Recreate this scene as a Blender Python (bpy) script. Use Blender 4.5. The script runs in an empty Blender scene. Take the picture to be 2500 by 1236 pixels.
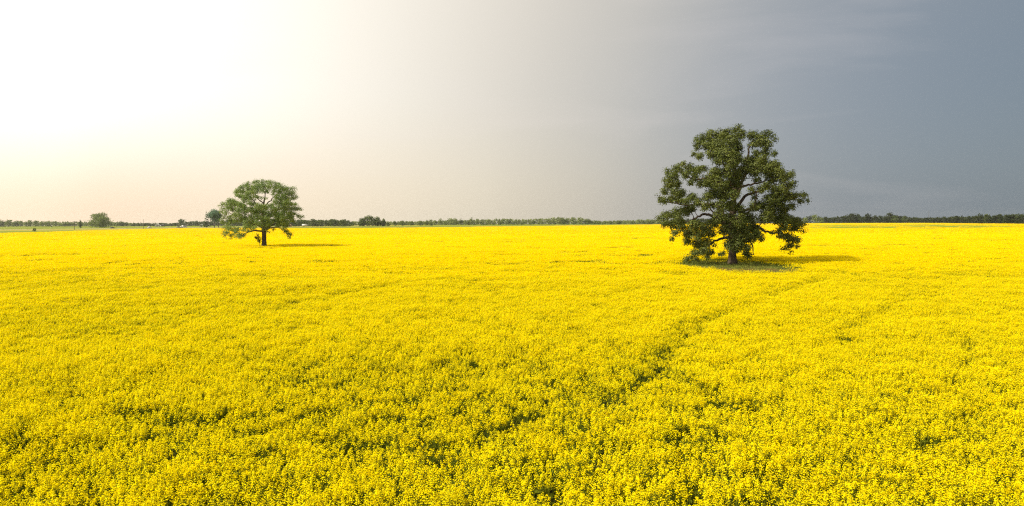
import bpy, math, random
import numpy as np
from mathutils import Matrix, Vector

random.seed(7)
rng = np.random.default_rng(11)
scene = bpy.context.scene
COL = scene.collection
R = math.radians

# ------------------------------------------------------------------ camera
EYE = 5.0                                   # standing on something high beside the field
W, H = 2500.0, 1236.0                       # the photograph's pixels
LENS = 23.46
FPX = LENS / 36.0 * W                       # focal length in those pixels
cam_data = bpy.data.cameras.new('camera')
cam_data.lens = LENS
cam_data.sensor_width = 36.0
cam_data.clip_start = 0.2
cam_data.clip_end = 12000.0
cam = bpy.data.objects.new('camera', cam_data)
COL.objects.link(cam)
CAM_ROT = Matrix.Rotation(R(90 - 2.67), 3, 'X') @ Matrix.Rotation(R(-0.24), 3, 'Z')
cam.matrix_world = Matrix.Translation((0, 0, EYE)) @ CAM_ROT.to_4x4()
scene.camera = cam

# ------------------------------------------------------------------ sky and sun
SUN_AZ, SUN_EL = R(-109), R(45)             # clockwise from the viewing direction, height
sun_dir = Vector((math.sin(SUN_AZ) * math.cos(SUN_EL), math.cos(SUN_AZ) * math.cos(SUN_EL), math.sin(SUN_EL)))
world = bpy.data.worlds.new('World')
scene.world = world
world.use_nodes = True
wn, wl = world.node_tree.nodes, world.node_tree.links
wn.clear()


def wnode(t, **kw):
    n = wn.new(t)
    for k, v in kw.items():
        setattr(n, k, v)
    return n


w_out = wnode('ShaderNodeOutputWorld')
w_bg = wnode('ShaderNodeBackground')
w_bg.inputs['Strength'].default_value = 0.1
sky_tex = wnode('ShaderNodeTexSky')
sky_tex.sky_type = 'NISHITA'
sky_tex.sun_disc = False
sky_tex.sun_elevation = SUN_EL
sky_tex.sun_rotation = SUN_AZ % (2 * math.pi)
sky_tex.dust_density = 3.0
w_tc = wnode('ShaderNodeTexCoord')
w_norm = wnode('ShaderNodeVectorMath', operation='NORMALIZE')
wl.new(w_tc.outputs['Generated'], w_norm.inputs[0])
# thin veil of cloud and smoke: bright towards the sun, slate grey on the far side of the sky
veil_axis = Vector((-0.95, -0.30, 0.16)).normalized()
w_dot = wnode('ShaderNodeVectorMath', operation='DOT_PRODUCT')
wl.new(w_norm.outputs[0], w_dot.inputs[0])
w_dot.inputs[1].default_value = veil_axis
w_map = wnode('ShaderNodeMapRange')
w_map.inputs['From Min'].default_value = -1.0
w_map.inputs['From Max'].default_value = 1.0
wl.new(w_dot.outputs['Value'], w_map.inputs['Value'])
w_ramp = wnode('ShaderNodeValToRGB')
stops = [(-1.0, (0.128, 0.163, 0.196)), (-0.80, (0.148, 0.186, 0.222)), (-0.66, (0.200, 0.231, 0.266)),
         (-0.52, (0.315, 0.325, 0.335)), (-0.40, (0.455, 0.435, 0.395)), (-0.25, (0.605, 0.56, 0.485)),
         (-0.08, (0.79, 0.735, 0.635)), (0.08, (0.93, 0.875, 0.765)), (0.30, (1.10, 1.06, 0.97)), (1.0, (1.5, 1.45, 1.33))]
el = w_ramp.color_ramp.elements
while len(el) < len(stops):
    el.new(0.5)
for e, (t, c) in zip(el, stops):
    e.position = (t + 1) / 2
for e, (t, c) in zip(el, stops):
    e.color = (*[v * 0.5 for v in c], 1)      # the ramp stores half values
w_ramp.color_ramp.interpolation = 'B_SPLINE'
wl.new(w_map.outputs[0], w_ramp.inputs['Fac'])
# dusty band low over the horizon
w_sep = wnode('ShaderNodeSeparateXYZ')
wl.new(w_norm.outputs[0], w_sep.inputs[0])
w_low = wnode('ShaderNodeMapRange', interpolation_type='SMOOTHSTEP')
w_low.inputs['From Min'].default_value = 0.0
w_low.inputs['From Max'].default_value = 0.20
w_low.inputs['To Min'].default_value = 0.95
w_low.inputs['To Max'].default_value = 0.0
wl.new(w_sep.outputs['Z'], w_low.inputs['Value'])
w_warm = wnode('ShaderNodeMixRGB', blend_type='MULTIPLY')
wl.new(w_low.outputs[0], w_warm.inputs['Fac'])
wl.new(w_ramp.outputs['Color'], w_warm.inputs['Color1'])
w_tint = wnode('ShaderNodeValToRGB')
w_tint.color_ramp.elements[0].position = 0.15
w_tint.color_ramp.elements[0].color = (1.10, 1.06, 1.01, 1)
w_tint.color_ramp.elements[1].position = 0.62
w_tint.color_ramp.elements[1].color = (0.80, 0.65, 0.51, 1)
e_ = w_tint.color_ramp.elements.new(0.38)
e_.color = (1.05, 1.01, 0.91, 1)
wl.new(w_map.outputs[0], w_tint.inputs['Fac'])
wl.new(w_tint.outputs['Color'], w_warm.inputs['Color2'])
# faint wisps
w_str = wnode('ShaderNodeVectorMath', operation='MULTIPLY')
wl.new(w_norm.outputs[0], w_str.inputs[0])
w_str.inputs[1].default_value = (2.2, 2.2, 11.0)
w_noise = wnode('ShaderNodeTexNoise')
w_noise.inputs['Scale'].default_value = 1.1
w_noise.inputs['Detail'].default_value = 5.0
w_noise.inputs['Distortion'].default_value = 0.6
wl.new(w_str.outputs[0], w_noise.inputs['Vector'])
w_wisp = wnode('ShaderNodeMapRange')
w_wisp.inputs['From Min'].default_value = 0.52
w_wisp.inputs['From Max'].default_value = 0.80
w_wisp.inputs['To Max'].default_value = 0.17
wl.new(w_noise.outputs['Fac'], w_wisp.inputs['Value'])
w_cl = wnode('ShaderNodeMixRGB', blend_type='MIX')
wl.new(w_wisp.outputs[0], w_cl.inputs['Fac'])
wl.new(w_warm.outputs[0], w_cl.inputs['Color1'])
w_cl.inputs['Color2'].default_value = (0.37, 0.33, 0.315, 1)
w_ten = wnode('ShaderNodeVectorMath', operation='SCALE')
w_ten.inputs['Scale'].default_value = 20.0
wl.new(w_cl.outputs[0], w_ten.inputs[0])
w_mix = wnode('ShaderNodeMixRGB', blend_type='MIX')
w_mix.inputs['Fac'].default_value = 0.9
wl.new(sky_tex.outputs['Color'], w_mix.inputs['Color1'])
wl.new(w_ten.outputs[0], w_mix.inputs['Color2'])
wl.new(w_mix.outputs[0], w_bg.inputs['Color'])
wl.new(w_bg.outputs[0], w_out.inputs['Surface'])

sun_data = bpy.data.lights.new('sun', 'SUN')
sun_data.energy = 4.8
sun_data.angle = R(1.2)
sun_data.color = (1.0, 0.91, 0.74)
sun = bpy.data.objects.new('sun', sun_data)
COL.objects.link(sun)
sun.rotation_euler = (-sun_dir).to_track_quat('-Z', 'Y').to_euler()
sun.location = (-60, -20, 60)

vs = scene.view_settings
vs.view_transform = 'Standard'
vs.look = 'None'
vs.exposure = 0.38
vs.gamma = 1.0
vs.use_curve_mapping = False
scene.cycles.use_denoising = False
scene.cycles.filter_width = 1.15
scene.cycles.max_bounces = 8
scene.cycles.transparent_max_bounces = 8
scene.cycles.volume_bounces = 0


# ------------------------------------------------------------------ helpers
def ray(px, py):
    return CAM_ROT @ Vector(((px - W / 2) / FPX, (H / 2 - py) / FPX, -1.0))


def at(px, py, z=0.0):
    """The point of the level z that the photograph shows at a pixel."""
    d = ray(px, py)
    t = (z - EYE) / d.z
    return Vector((d.x * t, d.y * t, z))


def spot(px, dist, z=0.0):
    """Ground point at a bearing and a depth."""
    d = ray(px, 542)
    return Vector((d.x / d.y * dist, dist, z))


def hor(px):
    return 542.0 - (px - 1250.0) * 10.0 / 2400.0


def tag(o, label=None, cat=None, group=None, kind=None):
    if label: o['label'] = label
    if cat: o['category'] = cat
    if group: o['group'] = group
    if kind: o['kind'] = kind
    return o


def vnoise(x, y, scale, seed):
    x = np.asarray(x) / scale
    y = np.asarray(y) / scale
    xi, yi = np.floor(x).astype(np.int64), np.floor(y).astype(np.int64)
    fx, fy = x - xi, y - yi
    fx, fy = fx * fx * (3 - 2 * fx), fy * fy * (3 - 2 * fy)

    def h(i, j):
        n = (i * 374761393 + j * 668265263 + seed * 974634777) & 0xFFFFFFFF
        n = ((n ^ (n >> 13)) * 1274126177) & 0xFFFFFFFF
        return ((n ^ (n >> 16)) & 0xFFFF) / 65535.0
    a, b, c, d = h(xi, yi), h(xi + 1, yi), h(xi, yi + 1), h(xi + 1, yi + 1)
    return (a * (1 - fx) + b * fx) * (1 - fy) + (c * (1 - fx) + d * fx) * fy


def fbm(x, y, scale, seed, octaves=3):
    s, amp, tot = 0, 1.0, 0
    for k in range(octaves):
        s = s + amp * vnoise(x, y, scale / 2 ** k, seed + k * 17)
        tot += amp
        amp *= 0.5
    return s / tot


class Geo:
    """Collects quads, triangles and tubes and links them as ONE mesh."""

    def __init__(self):
        self.v, self.f, self.m, self.n = [], [], [], 0

    def add(self, verts, faces, mat=0):
        verts = np.asarray(verts, dtype=np.float32).reshape(-1, 3)
        faces = np.asarray(faces, dtype=np.int32)
        self.v.append(verts)
        self.f.append(faces + self.n)
        self.m.append(np.full(len(faces), mat, dtype=np.int32))
        self.n += len(verts)

    def quads(self, c, u, w, mat=0):
        """Quads centred at c with half axes u and w (all Nx3)."""
        n = len(c)
        v = np.stack([c - u - w, c + u - w, c + u + w, c - u + w], 1).reshape(-1, 3)
        self.add(v, np.arange(4 * n).reshape(n, 4), mat)

    def leaves(self, c, u, w, mat=0):
        """Diamonds (a leaf outline) along u, half width w."""
        n = len(c)
        v = np.stack([c - u, c + w, c + u, c - w], 1).reshape(-1, 3)
        self.add(v, np.arange(4 * n).reshape(n, 4), mat)

    def tube(self, pts, rad, sides=6, mat=0, cap=False):
        pts = [Vector(p) for p in pts]
        vs_, n = [], len(pts)
        ref = Vector((0.31, 0.93, 0.17)).normalized()
        for i, p in enumerate(pts):
            d = (pts[min(i + 1, n - 1)] - pts[max(i - 1, 0)])
            if d.length < 1e-6: d = Vector((0, 0, 1))
            d.normalize()
            a = d.cross(ref)
            if a.length < 0.05: a = d.cross(Vector((1, 0, 0)))
            a.normalize()
            b = d.cross(a)
            for k in range(sides):
                t = 2 * math.pi * k / sides
                vs_.append(p + (a * math.cos(t) + b * math.sin(t)) * rad[i])
        fs = []
        for i in range(n - 1):
            for k in range(sides):
                k2 = (k + 1) % sides
                fs.append((i * sides + k, i * sides + k2, (i + 1) * sides + k2, (i + 1) * sides + k))
        self.add([tuple(v) for v in vs_], fs, mat)

    def box(self, lo, hi, mat=0):
        x0, y0, z0 = lo
        x1, y1, z1 = hi
        v = [(x0, y0, z0), (x1, y0, z0), (x1, y1, z0), (x0, y1, z0), (x0, y0, z1), (x1, y0, z1), (x1, y1, z1), (x0, y1, z1)]
        f = [(3, 2, 1, 0), (4, 5, 6, 7), (0, 1, 5, 4), (1, 2, 6, 5), (2, 3, 7, 6), (3, 0, 4, 7)]
        self.add(v, f, mat)

    def prism(self, outline, y0, y1, mat=0):
        """Outline in x,z extruded along y; triangulated caps as a fan."""
        n = len(outline)
        v = [(x, y0, z) for x, z in outline] + [(x, y1, z) for x, z in outline]
        f = [(k, (k + 1) % n, n + (k + 1) % n, n + k) for k in range(n)]
        self.add(v, f, mat)
        tri = []
        for k in range(1, n - 1):
            tri.append((0, k, k + 1))
        self.add(v[:n], [(a, c, b) for a, b, c in tri], mat)
        self.add(v[n:], tri, mat)

    def mesh(self, name, mats, smooth=False):
        me = bpy.data.meshes.new(name)
        if self.n == 0:
            return me
        v = np.concatenate(self.v)
        loops = np.concatenate([f.reshape(-1) for f in self.f]).astype(np.int32)
        tot = np.concatenate([np.full(len(f), f.shape[1], dtype=np.int32) for f in self.f])
        start = np.concatenate([[0], np.cumsum(tot)[:-1]]).astype(np.int32)
        me.vertices.add(len(v))
        me.vertices.foreach_set('co', v.reshape(-1))
        me.loops.add(len(loops))
        me.loops.foreach_set('vertex_index', loops)
        me.polygons.add(len(tot))
        me.polygons.foreach_set('loop_start', start)
        me.polygons.foreach_set('material_index', np.concatenate(self.m))
        if smooth:
            me.polygons.foreach_set('use_smooth', np.ones(len(tot), dtype=bool))
        for m in mats:
            me.materials.append(m)
        me.update(calc_edges=True)
        return me

    def build(self, name, mats, parent=None, loc=None, smooth=False):
        if not isinstance(mats, (list, tuple)): mats = [mats]
        o = bpy.data.objects.new(name, self.mesh(name, mats, smooth))
        COL.objects.link(o)
        if parent is not None: o.parent = parent
        if loc is not None: o.location = loc
        return o


def empty(name, loc, rz=0.0):
    o = bpy.data.objects.new(name, None)
    COL.objects.link(o)
    o.location = loc
    o.rotation_euler = (0, 0, rz)
    o.empty_display_size = 0.3
    return o


def unit(n):
    v = rng.normal(size=(n, 3))
    return v / np.linalg.norm(v, axis=1, keepdims=True)


def perp(d):
    """Two unit vectors across each direction d, turned at random."""
    a = np.cross(d, unit(len(d)))
    a /= np.maximum(np.linalg.norm(a, axis=1, keepdims=True), 1e-6)
    return a, np.cross(d, a)


# ------------------------------------------------------------------ materials
def new_mat(name):
    m = bpy.data.materials.new(name)
    m.use_nodes = True
    nt = m.node_tree
    nt.nodes.clear()
    return m, nt.nodes, nt.links


def leafy(name, c1, c2, trans=0.3, tcol=None, vary='object', nscale=3.0, gloss=0.0):
    """Thin leaf or petal: diffuse and translucent, two tones mixed per object or by noise."""
    m, N, L = new_mat(name)
    out = N.new('ShaderNodeOutputMaterial')
    mixc = N.new('ShaderNodeMixRGB')
    mixc.inputs[1].default_value = (*c1, 1)
    mixc.inputs[2].default_value = (*c2, 1)
    if vary == 'object':
        oi = N.new('ShaderNodeObjectInfo')
        L.new(oi.outputs['Random'], mixc.inputs[0])
    else:
        g = N.new('ShaderNodeNewGeometry')
        no = N.new('ShaderNodeTexNoise')
        no.inputs['Scale'].default_value = nscale
        no.inputs['Detail'].default_value = 3
        L.new(g.outputs['Position'], no.inputs['Vector'])
        ri = N.new('ShaderNodeMath'); ri.operation = 'MULTIPLY_ADD'
        L.new(g.outputs['Random Per Island'], ri.inputs[0]); ri.inputs[1].default_value = 0.5
        mr = N.new('ShaderNodeMapRange')
        mr.inputs['From Min'].default_value = 0.35; mr.inputs['From Max'].default_value = 0.65
        mr.inputs['To Min'].default_value = -0.2; mr.inputs['To Max'].default_value = 0.5
        L.new(no.outputs['Fac'], mr.inputs['Value'])
        L.new(mr.outputs[0], ri.inputs[2])
        ri.use_clamp = True
        L.new(ri.outputs[0], mixc.inputs[0])
    d = N.new('ShaderNodeBsdfDiffuse')
    t = N.new('ShaderNodeBsdfTranslucent')
    L.new(mixc.outputs[0], d.inputs['Color'])
    if tcol:
        t.inputs['Color'].default_value = (*tcol, 1)
    else:
        L.new(mixc.outputs[0], t.inputs['Color'])
    mx = N.new('ShaderNodeMixShader')
    mx.inputs[0].default_value = trans
    L.new(d.outputs[0], mx.inputs[1]); L.new(t.outputs[0], mx.inputs[2])
    last = mx
    if gloss:
        gl = N.new('ShaderNodeBsdfGlossy')
        gl.inputs['Roughness'].default_value = 0.55
        gl.inputs['Color'].default_value = (0.9, 0.95, 0.85, 1)
        m2 = N.new('ShaderNodeMixShader')
        m2.inputs[0].default_value = gloss
        L.new(mx.outputs[0], m2.inputs[1]); L.new(gl.outputs[0], m2.inputs[2])
        last = m2
    L.new(last.outputs[0], out.inputs['Surface'])
    return m


def solid(name, c1, c2=None, scale=2.0, rough=0.85, bump=0.0, stretch=None, metallic=0.0, detail=4):
    spec = 0.0 if rough >= 0.9 else 0.4
    m, N, L = new_mat(name)
    out = N.new('ShaderNodeOutputMaterial')
    b = N.new('ShaderNodeBsdfPrincipled')
    b.inputs['Roughness'].default_value = rough
    b.inputs['Metallic'].default_value = metallic
    b.inputs['Specular IOR Level'].default_value = spec
    L.new(b.outputs[0], out.inputs['Surface'])
    tc = N.new('ShaderNodeTexCoord')
    mp = N.new('ShaderNodeMapping')
    mp.inputs['Scale'].default_value = stretch or (1, 1, 1)
    L.new(tc.outputs['Object'], mp.inputs['Vector'])
    no = N.new('ShaderNodeTexNoise')
    no.inputs['Scale'].default_value = scale
    no.inputs['Detail'].default_value = detail
    L.new(mp.outputs[0], no.inputs['Vector'])
    mx = N.new('ShaderNodeMixRGB')
    mr = N.new('ShaderNodeMapRange')
    mr.inputs['From Min'].default_value = 0.3; mr.inputs['From Max'].default_value = 0.7
    L.new(no.outputs['Fac'], mr.inputs['Value'])
    L.new(mr.outputs[0], mx.inputs[0])
    mx.inputs[1].default_value = (*c1, 1)
    mx.inputs[2].default_value = (*(c2 or tuple(v * 0.8 for v in c1)), 1)
    L.new(mx.outputs[0], b.inputs['Base Color'])
    if bump:
        bp = N.new('ShaderNodeBump')
        bp.inputs['Strength'].default_value = bump
        bp.inputs['Distance'].default_value = 0.05
        L.new(no.outputs['Fac'], bp.inputs['Height'])
        L.new(bp.outputs[0], b.inputs['Normal'])
    return m


M_PETAL = leafy('canola_petal', (0.88, 0.695, 0.002), (0.85, 0.73, 0.004), 0.46)
M_PETAL_MID = leafy('canola_bloom', (0.86, 0.672, 0.002), (0.82, 0.68, 0.003), 0.45)
M_PETAL_FAR = leafy('canola_bloom_mass', (0.78, 0.568, 0.001), (0.74, 0.565, 0.002), 0.42)
M_BUD = leafy('canola_bud', (0.52, 0.50, 0.02), (0.42, 0.45, 0.02), 0.25)
M_GREEN = leafy('canola_green', (0.17, 0.21, 0.016), (0.23, 0.25, 0.02), 0.40)
M_OAK = leafy('oak_leaf', (0.050, 0.068, 0.007), (0.120, 0.138, 0.022), 0.22, None, 'noise', 0.55, 0.018)
M_OAK_PALE = leafy('pale_oak_leaf', (0.115, 0.185, 0.032), (0.245, 0.315, 0.08), 0.46, None, 'noise', 0.5, 0.02)
M_FAR = leafy('distant_leaf', (0.066, 0.095, 0.026), (0.11, 0.136, 0.04), 0.25)
M_FAR_PALE_HAZED = leafy('distant_pale_hazed_leaf', (0.155, 0.195, 0.06), (0.205, 0.24, 0.08), 0.3)  # pale leaf green, lightened so the colour carries part of the distance haze
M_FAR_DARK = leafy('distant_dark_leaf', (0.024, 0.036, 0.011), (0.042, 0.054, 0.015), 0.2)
M_POPLAR = leafy('veiled_leaf', (0.10, 0.18, 0.11), (0.15, 0.235, 0.13), 0.3, None, 'noise', 0.4)  # bluish cast of the hazy veil is put into the leaf colour
M_SPRUCE = leafy('spruce_needle', (0.066, 0.09, 0.036), (0.09, 0.115, 0.045), 0.15)
M_GRASS = leafy('grass_blade', (0.15, 0.19, 0.03), (0.25, 0.25, 0.06), 0.3, None, 'noise', 1.5)
M_DRY = leafy('dry_grass', (0.27, 0.18, 0.065), (0.24, 0.115, 0.05), 0.25, None, 'noise', 1.2)
M_BARK = solid('oak_bark', (0.10, 0.076, 0.055), (0.05, 0.037, 0.028), 9.0, 0.95, 0.9, (1, 1, 0.22), 0, 6)
M_BARKF = solid('grey_bark', (0.11, 0.095, 0.08), (0.07, 0.06, 0.05), 4.0, 0.9)
M_POLE = solid('weathered_pole', (0.11, 0.09, 0.07), (0.07, 0.06, 0.05), 3.0, 0.9)
M_STEEL = solid('grey_steel', (0.16, 0.16, 0.17), (0.12, 0.12, 0.13), 3.0, 0.6, 0, None, 0.4)
M_WHITE = solid('white_paint', (0.50, 0.49, 0.47), (0.42, 0.41, 0.40), 1.5, 0.4)
M_DARKCAR = solid('dark_paint', (0.03, 0.033, 0.04), (0.04, 0.042, 0.05), 1.0, 0.25)
M_GLASSY = solid('tinted_glass', (0.02, 0.024, 0.028), (0.03, 0.034, 0.038), 1.0, 0.08)
M_TYRE = solid('tyre_rubber', (0.02, 0.02, 0.02), (0.03, 0.03, 0.03), 4.0, 0.9)
M_REDWALL = solid('faded_red_board', (0.36, 0.20, 0.16), (0.28, 0.15, 0.12), 2.0, 0.85)
M_DARKWALL = solid('dark_board', (0.09, 0.085, 0.08), (0.06, 0.058, 0.055), 2.0, 0.85)
M_ROOF = solid('pale_roof', (0.42, 0.42, 0.42), (0.35, 0.35, 0.35), 1.0, 0.5)

# ------------------------------------------------------------------ ground, road, green fields
M_SOIL = solid('soil', (0.045, 0.052, 0.015), (0.03, 0.034, 0.012), 1.3, 0.95, 0.4)
M_FIELDG = solid('green_crop', (0.15, 0.175, 0.028), (0.18, 0.20, 0.035), 0.02, 0.9, 0, (1, 6, 1))
M_VERGE = solid('roadside_grass', (0.22, 0.21, 0.035), (0.32, 0.27, 0.06), 0.05, 0.95, 0, (1, 4, 1))
M_ROAD = solid('pale_road', (0.58, 0.53, 0.42), (0.52, 0.47, 0.37), 0.3, 0.9)


def ribbon(name, left, right, z, mat):
    g = Geo()
    v = [(p[0], p[1], z) for p in left] + [(p[0], p[1], z) for p in right]
    n = len(left)
    g.add(v, [(k, n + k, n + k + 1, k + 1) for k in range(n - 1)])
    o = g.build(name, mat)
    return tag(o, kind='structure')


def disc_sheet(name, rad, z, mat, n=64):
    g = Geo()
    v = [(0, 0, z)] + [(rad * math.cos(2 * math.pi * k / n), rad * math.sin(2 * math.pi * k / n), z) for k in range(n)]
    g.add(v, [(0, 1 + k, 1 + (k + 1) % n) for k in range(n)])
    return tag(g.build(name, mat), kind='structure')


disc_sheet('ground', 1800.0, 0.0, M_SOIL)
# edge of the canola, read off the photograph
EDGE_PX = [(-420, 588), (-150, 575), (47, 568), (180, 563.5), (320, 560), (460, 557.6), (600, 557), (900, 557), (1140, 554), (1400, 551),
           (1620, 548), (1800, 546.4), (2000, 545), (2250, 544.6), (2450, 546), (2600, 547.4), (2900, 552)]
EDGE = [at(x, y, 1.0) for x, y in EDGE_PX]
edge_xy = np.array([(p.x, p.y) for p in EDGE])
FIELD = np.array([(-170, -40)] + [tuple(p) for p in edge_xy] + [(420, -40)])


def inside(x, y, poly=FIELD):
    c = np.zeros(np.shape(x), dtype=bool)
    n = len(poly)
    for i in range(n):
        x0, y0 = poly[i]
        x1, y1 = poly[(i + 1) % n]
        if y0 == y1: continue
        hit = ((y0 > y) != (y1 > y)) & (x < (x1 - x0) * (y - y0) / (y1 - y0) + x0)
        c ^= hit
    return c


# green field and pasture beyond the canola
far_line = [Vector((p[0] / p[1] * 1600, 1600, 0)) if p[1] > 0 else p for p in edge_xy]
ribbon('green_field', [(p[0] * 1.0, p[1] * 1.0) for p in edge_xy], [(p[0], p[1]) for p in far_line], 0.006, M_FIELDG)
# road on the left, running away from the camera, with its grass verges
ROAD = [Vector((-545, 255, 0)), Vector((-430, 582, 0)), Vector((-360, 783, 0)), Vector((-300, 955, 0)), Vector((-215, 1200, 0))]


def offset(line, d):
    out = []
    for i, p in enumerate(line):
        t = (line[min(i + 1, len(line) - 1)] - line[max(i - 1, 0)]).normalized()
        out.append((p.x + t.y * d, p.y - t.x * d))
    return out


ribbon('verge', offset(ROAD, -46), offset(ROAD, 110), 0.012, M_VERGE)
ribbon('road', offset(ROAD, -5.0), offset(ROAD, 5.0), 0.14, M_ROAD)
ribbon('road_shoulder', offset(ROAD, -8.5), offset(ROAD, 8.5), 0.10, solid('gravel', (0.48, 0.43, 0.28), (0.42, 0.37, 0.24), 0.5))

# ------------------------------------------------------------------ canola: where it grows, how high
OAK_AT = spot(1790, 68.0)
SMALL_OAK_AT = spot(643.6, 121.0)
TRACKS_PX = [[(300, 985), (430, 1000), (620, 1035), (780, 1048), (950, 1065), (1100, 1045), (1290, 975), (1490, 925), (1585, 868), (1720, 790), (1880, 722), (2040, 672), (2110, 640)],
             [(1060, 660), (1180, 692), (1300, 742), (1460, 805), (1560, 852), (1640, 905), (1760, 1010), (1830, 1130)],
             [(900, 580), (1100, 590), (1300, 583), (1500, 578)], [(1150, 642), (1350, 640), (1480, 632), (1600, 618)],
             [(2337, 690), (2338, 750), (2342, 860), (2350, 1000), (2365, 1200)],
             [(1560, 905), (1660, 845), (1790, 770), (1930, 715), (2080, 668)], [(1440, 775), (1530, 715), (1640, 672), (1700, 655)],
             [(1985, 905), (2110, 800), (2230, 735), (2360, 690)], [(560, 800), (760, 730), (960, 690), (1190, 668)]]
TRACKS = [np.array([tuple(at(x, y, 1.0))[:2] for x, y in t]) for t in TRACKS_PX]


def dist_to(line, x, y):
    best = np.full(np.shape(x), 1e9)
    for (x0, y0), (x1, y1) in zip(line[:-1], line[1:]):
        dx, dy = x1 - x0, y1 - y0
        t = np.clip(((x - x0) * dx + (y - y0) * dy) / (dx * dx + dy * dy), 0, 1)
        best = np.minimum(best, np.hypot(x - x0 - t * dx, y - y0 - t * dy))
    return best


ROWDIR = ray(2243, 542)
ROWA = math.atan2(ROWDIR.x, ROWDIR.y)        # seed rows on the right run towards this bearing


def crop(x, y):
    """Keep-probability and height of the canola at points x, y."""
    x = np.asarray(x, dtype=float); y = np.asarray(y, dtype=float)
    r = np.hypot(x, y)
    wx = x + 3.0 * (fbm(x, y, 14, 5) - 0.5)
    wy = y + 3.0 * (fbm(x, y, 14, 6) - 0.5)
    h = 0.93 + 0.20 * (fbm(wx, wy, 9.0, 1) - 0.5) + 0.26 * (fbm(wx, wy, 2.6, 2) - 0.5)
    h = h + 0.20 * (fbm(wx * 0.16, wy, 4.5, 71, 2) - 0.5) * np.clip((r - 25) / 40, 0, 1)
    big = fbm(wx * 0.55, wy, 26.0, 9, 2)
    h = h + 0.22 * (big - 0.5)
    keep = np.ones_like(h)
    gap = fbm(wx, wy, 2.0, 3)
    keep *= 1 - 0.32 * np.clip((gap - 0.66) / 0.10, 0, 1)
    hole = fbm(wx, wy, 0.9, 23, 2)
    keep *= 1 - 0.65 * np.clip((hole - 0.82) / 0.08, 0, 1)
    sparse = fbm(wx, wy, 17.0, 13, 2)
    s = np.clip((sparse - 0.56) / 0.14, 0, 1)
    keep *= 1 - 0.34 * s
    h = h - 0.08 * s
    for line, wdt, k in zip(TRACKS, (0.40, 0.42, 1.4, 1.0, 0.30, 0.36, 0.6, 0.40, 0.6), (0.42, 0.52, 0.45, 0.5, 0.5, 0.5, 0.5, 0.45, 0.4)):
        d = dist_to(line, wx, wy)
        brk = np.clip((fbm(x, y, 5.0, 31, 2) - 0.28) / 0.25, 0, 1)
        t = np.exp(-(d / wdt) ** 2) * brk
        keep *= 1 - k * t
        h = h - 0.10 * t
    # rows that show on the right, far off
    u = x * math.cos(ROWA) - y * math.sin(ROWA)
    row = (np.abs(((u / 9.0) % 1.0) - 0.5) < 0.045) & (x > 0.12 * y) & (r > 90)
    row = row & (vnoise(x, y, 60.0, 77) > 0.30)
    h = h - 0.16 * row
    keep *= 1 - 0.55 * row
    # grassy island round the big oak, thin ring under the small one
    ex = (x - OAK_AT.x + 1.3) / 5.0
    ey = (y - OAK_AT.y + 5.0) / 9.8
    e = np.hypot(ex, ey) + 0.22 * (fbm(x, y, 1.8, 41) - 0.5)
    keep *= np.clip((e - 0.90) / 0.30, 0, 1)
    e2 = np.hypot((x - SMALL_OAK_AT.x) / 2.2, (y - SMALL_OAK_AT.y) / 2.6)
    keep *= np.clip((e2 - 0.6) / 0.4, 0, 1)
    return keep, h


GREEN_STREAKS = []                           # wet strips on the far right where hardly anything flowers
for x0, y0, x1, y1, wd in [(1975, 556.5, 2120, 553.5, 9), (2010, 551.8, 2135, 548.2, 16), (2060, 554.8, 2110, 551.5, 14), (2120, 555, 2330, 556.6, 8),
                           (2175, 550.5, 2270, 551.6, 10), (2255, 548.0, 2300, 552.2, 9), (2300, 552.2, 2390, 554.6, 8), (2330, 548.5, 2470, 553.2, 12)]:
    GREEN_STREAKS.append((np.array([tuple(at(x0, y0, 1.0))[:2], tuple(at(x1, y1, 1.0))[:2]]), wd * 3.2))


def bloom_far(x, y):
    b = np.ones(np.shape(x))
    for line, wd in GREEN_STREAKS:
        d = dist_to(line, x, y) + wd * 1.2 * (fbm(x, y, 30.0, 63) - 0.5)
        b *= 1 - 0.8 * np.exp(-(d / wd) ** 2)
    return b


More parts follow.
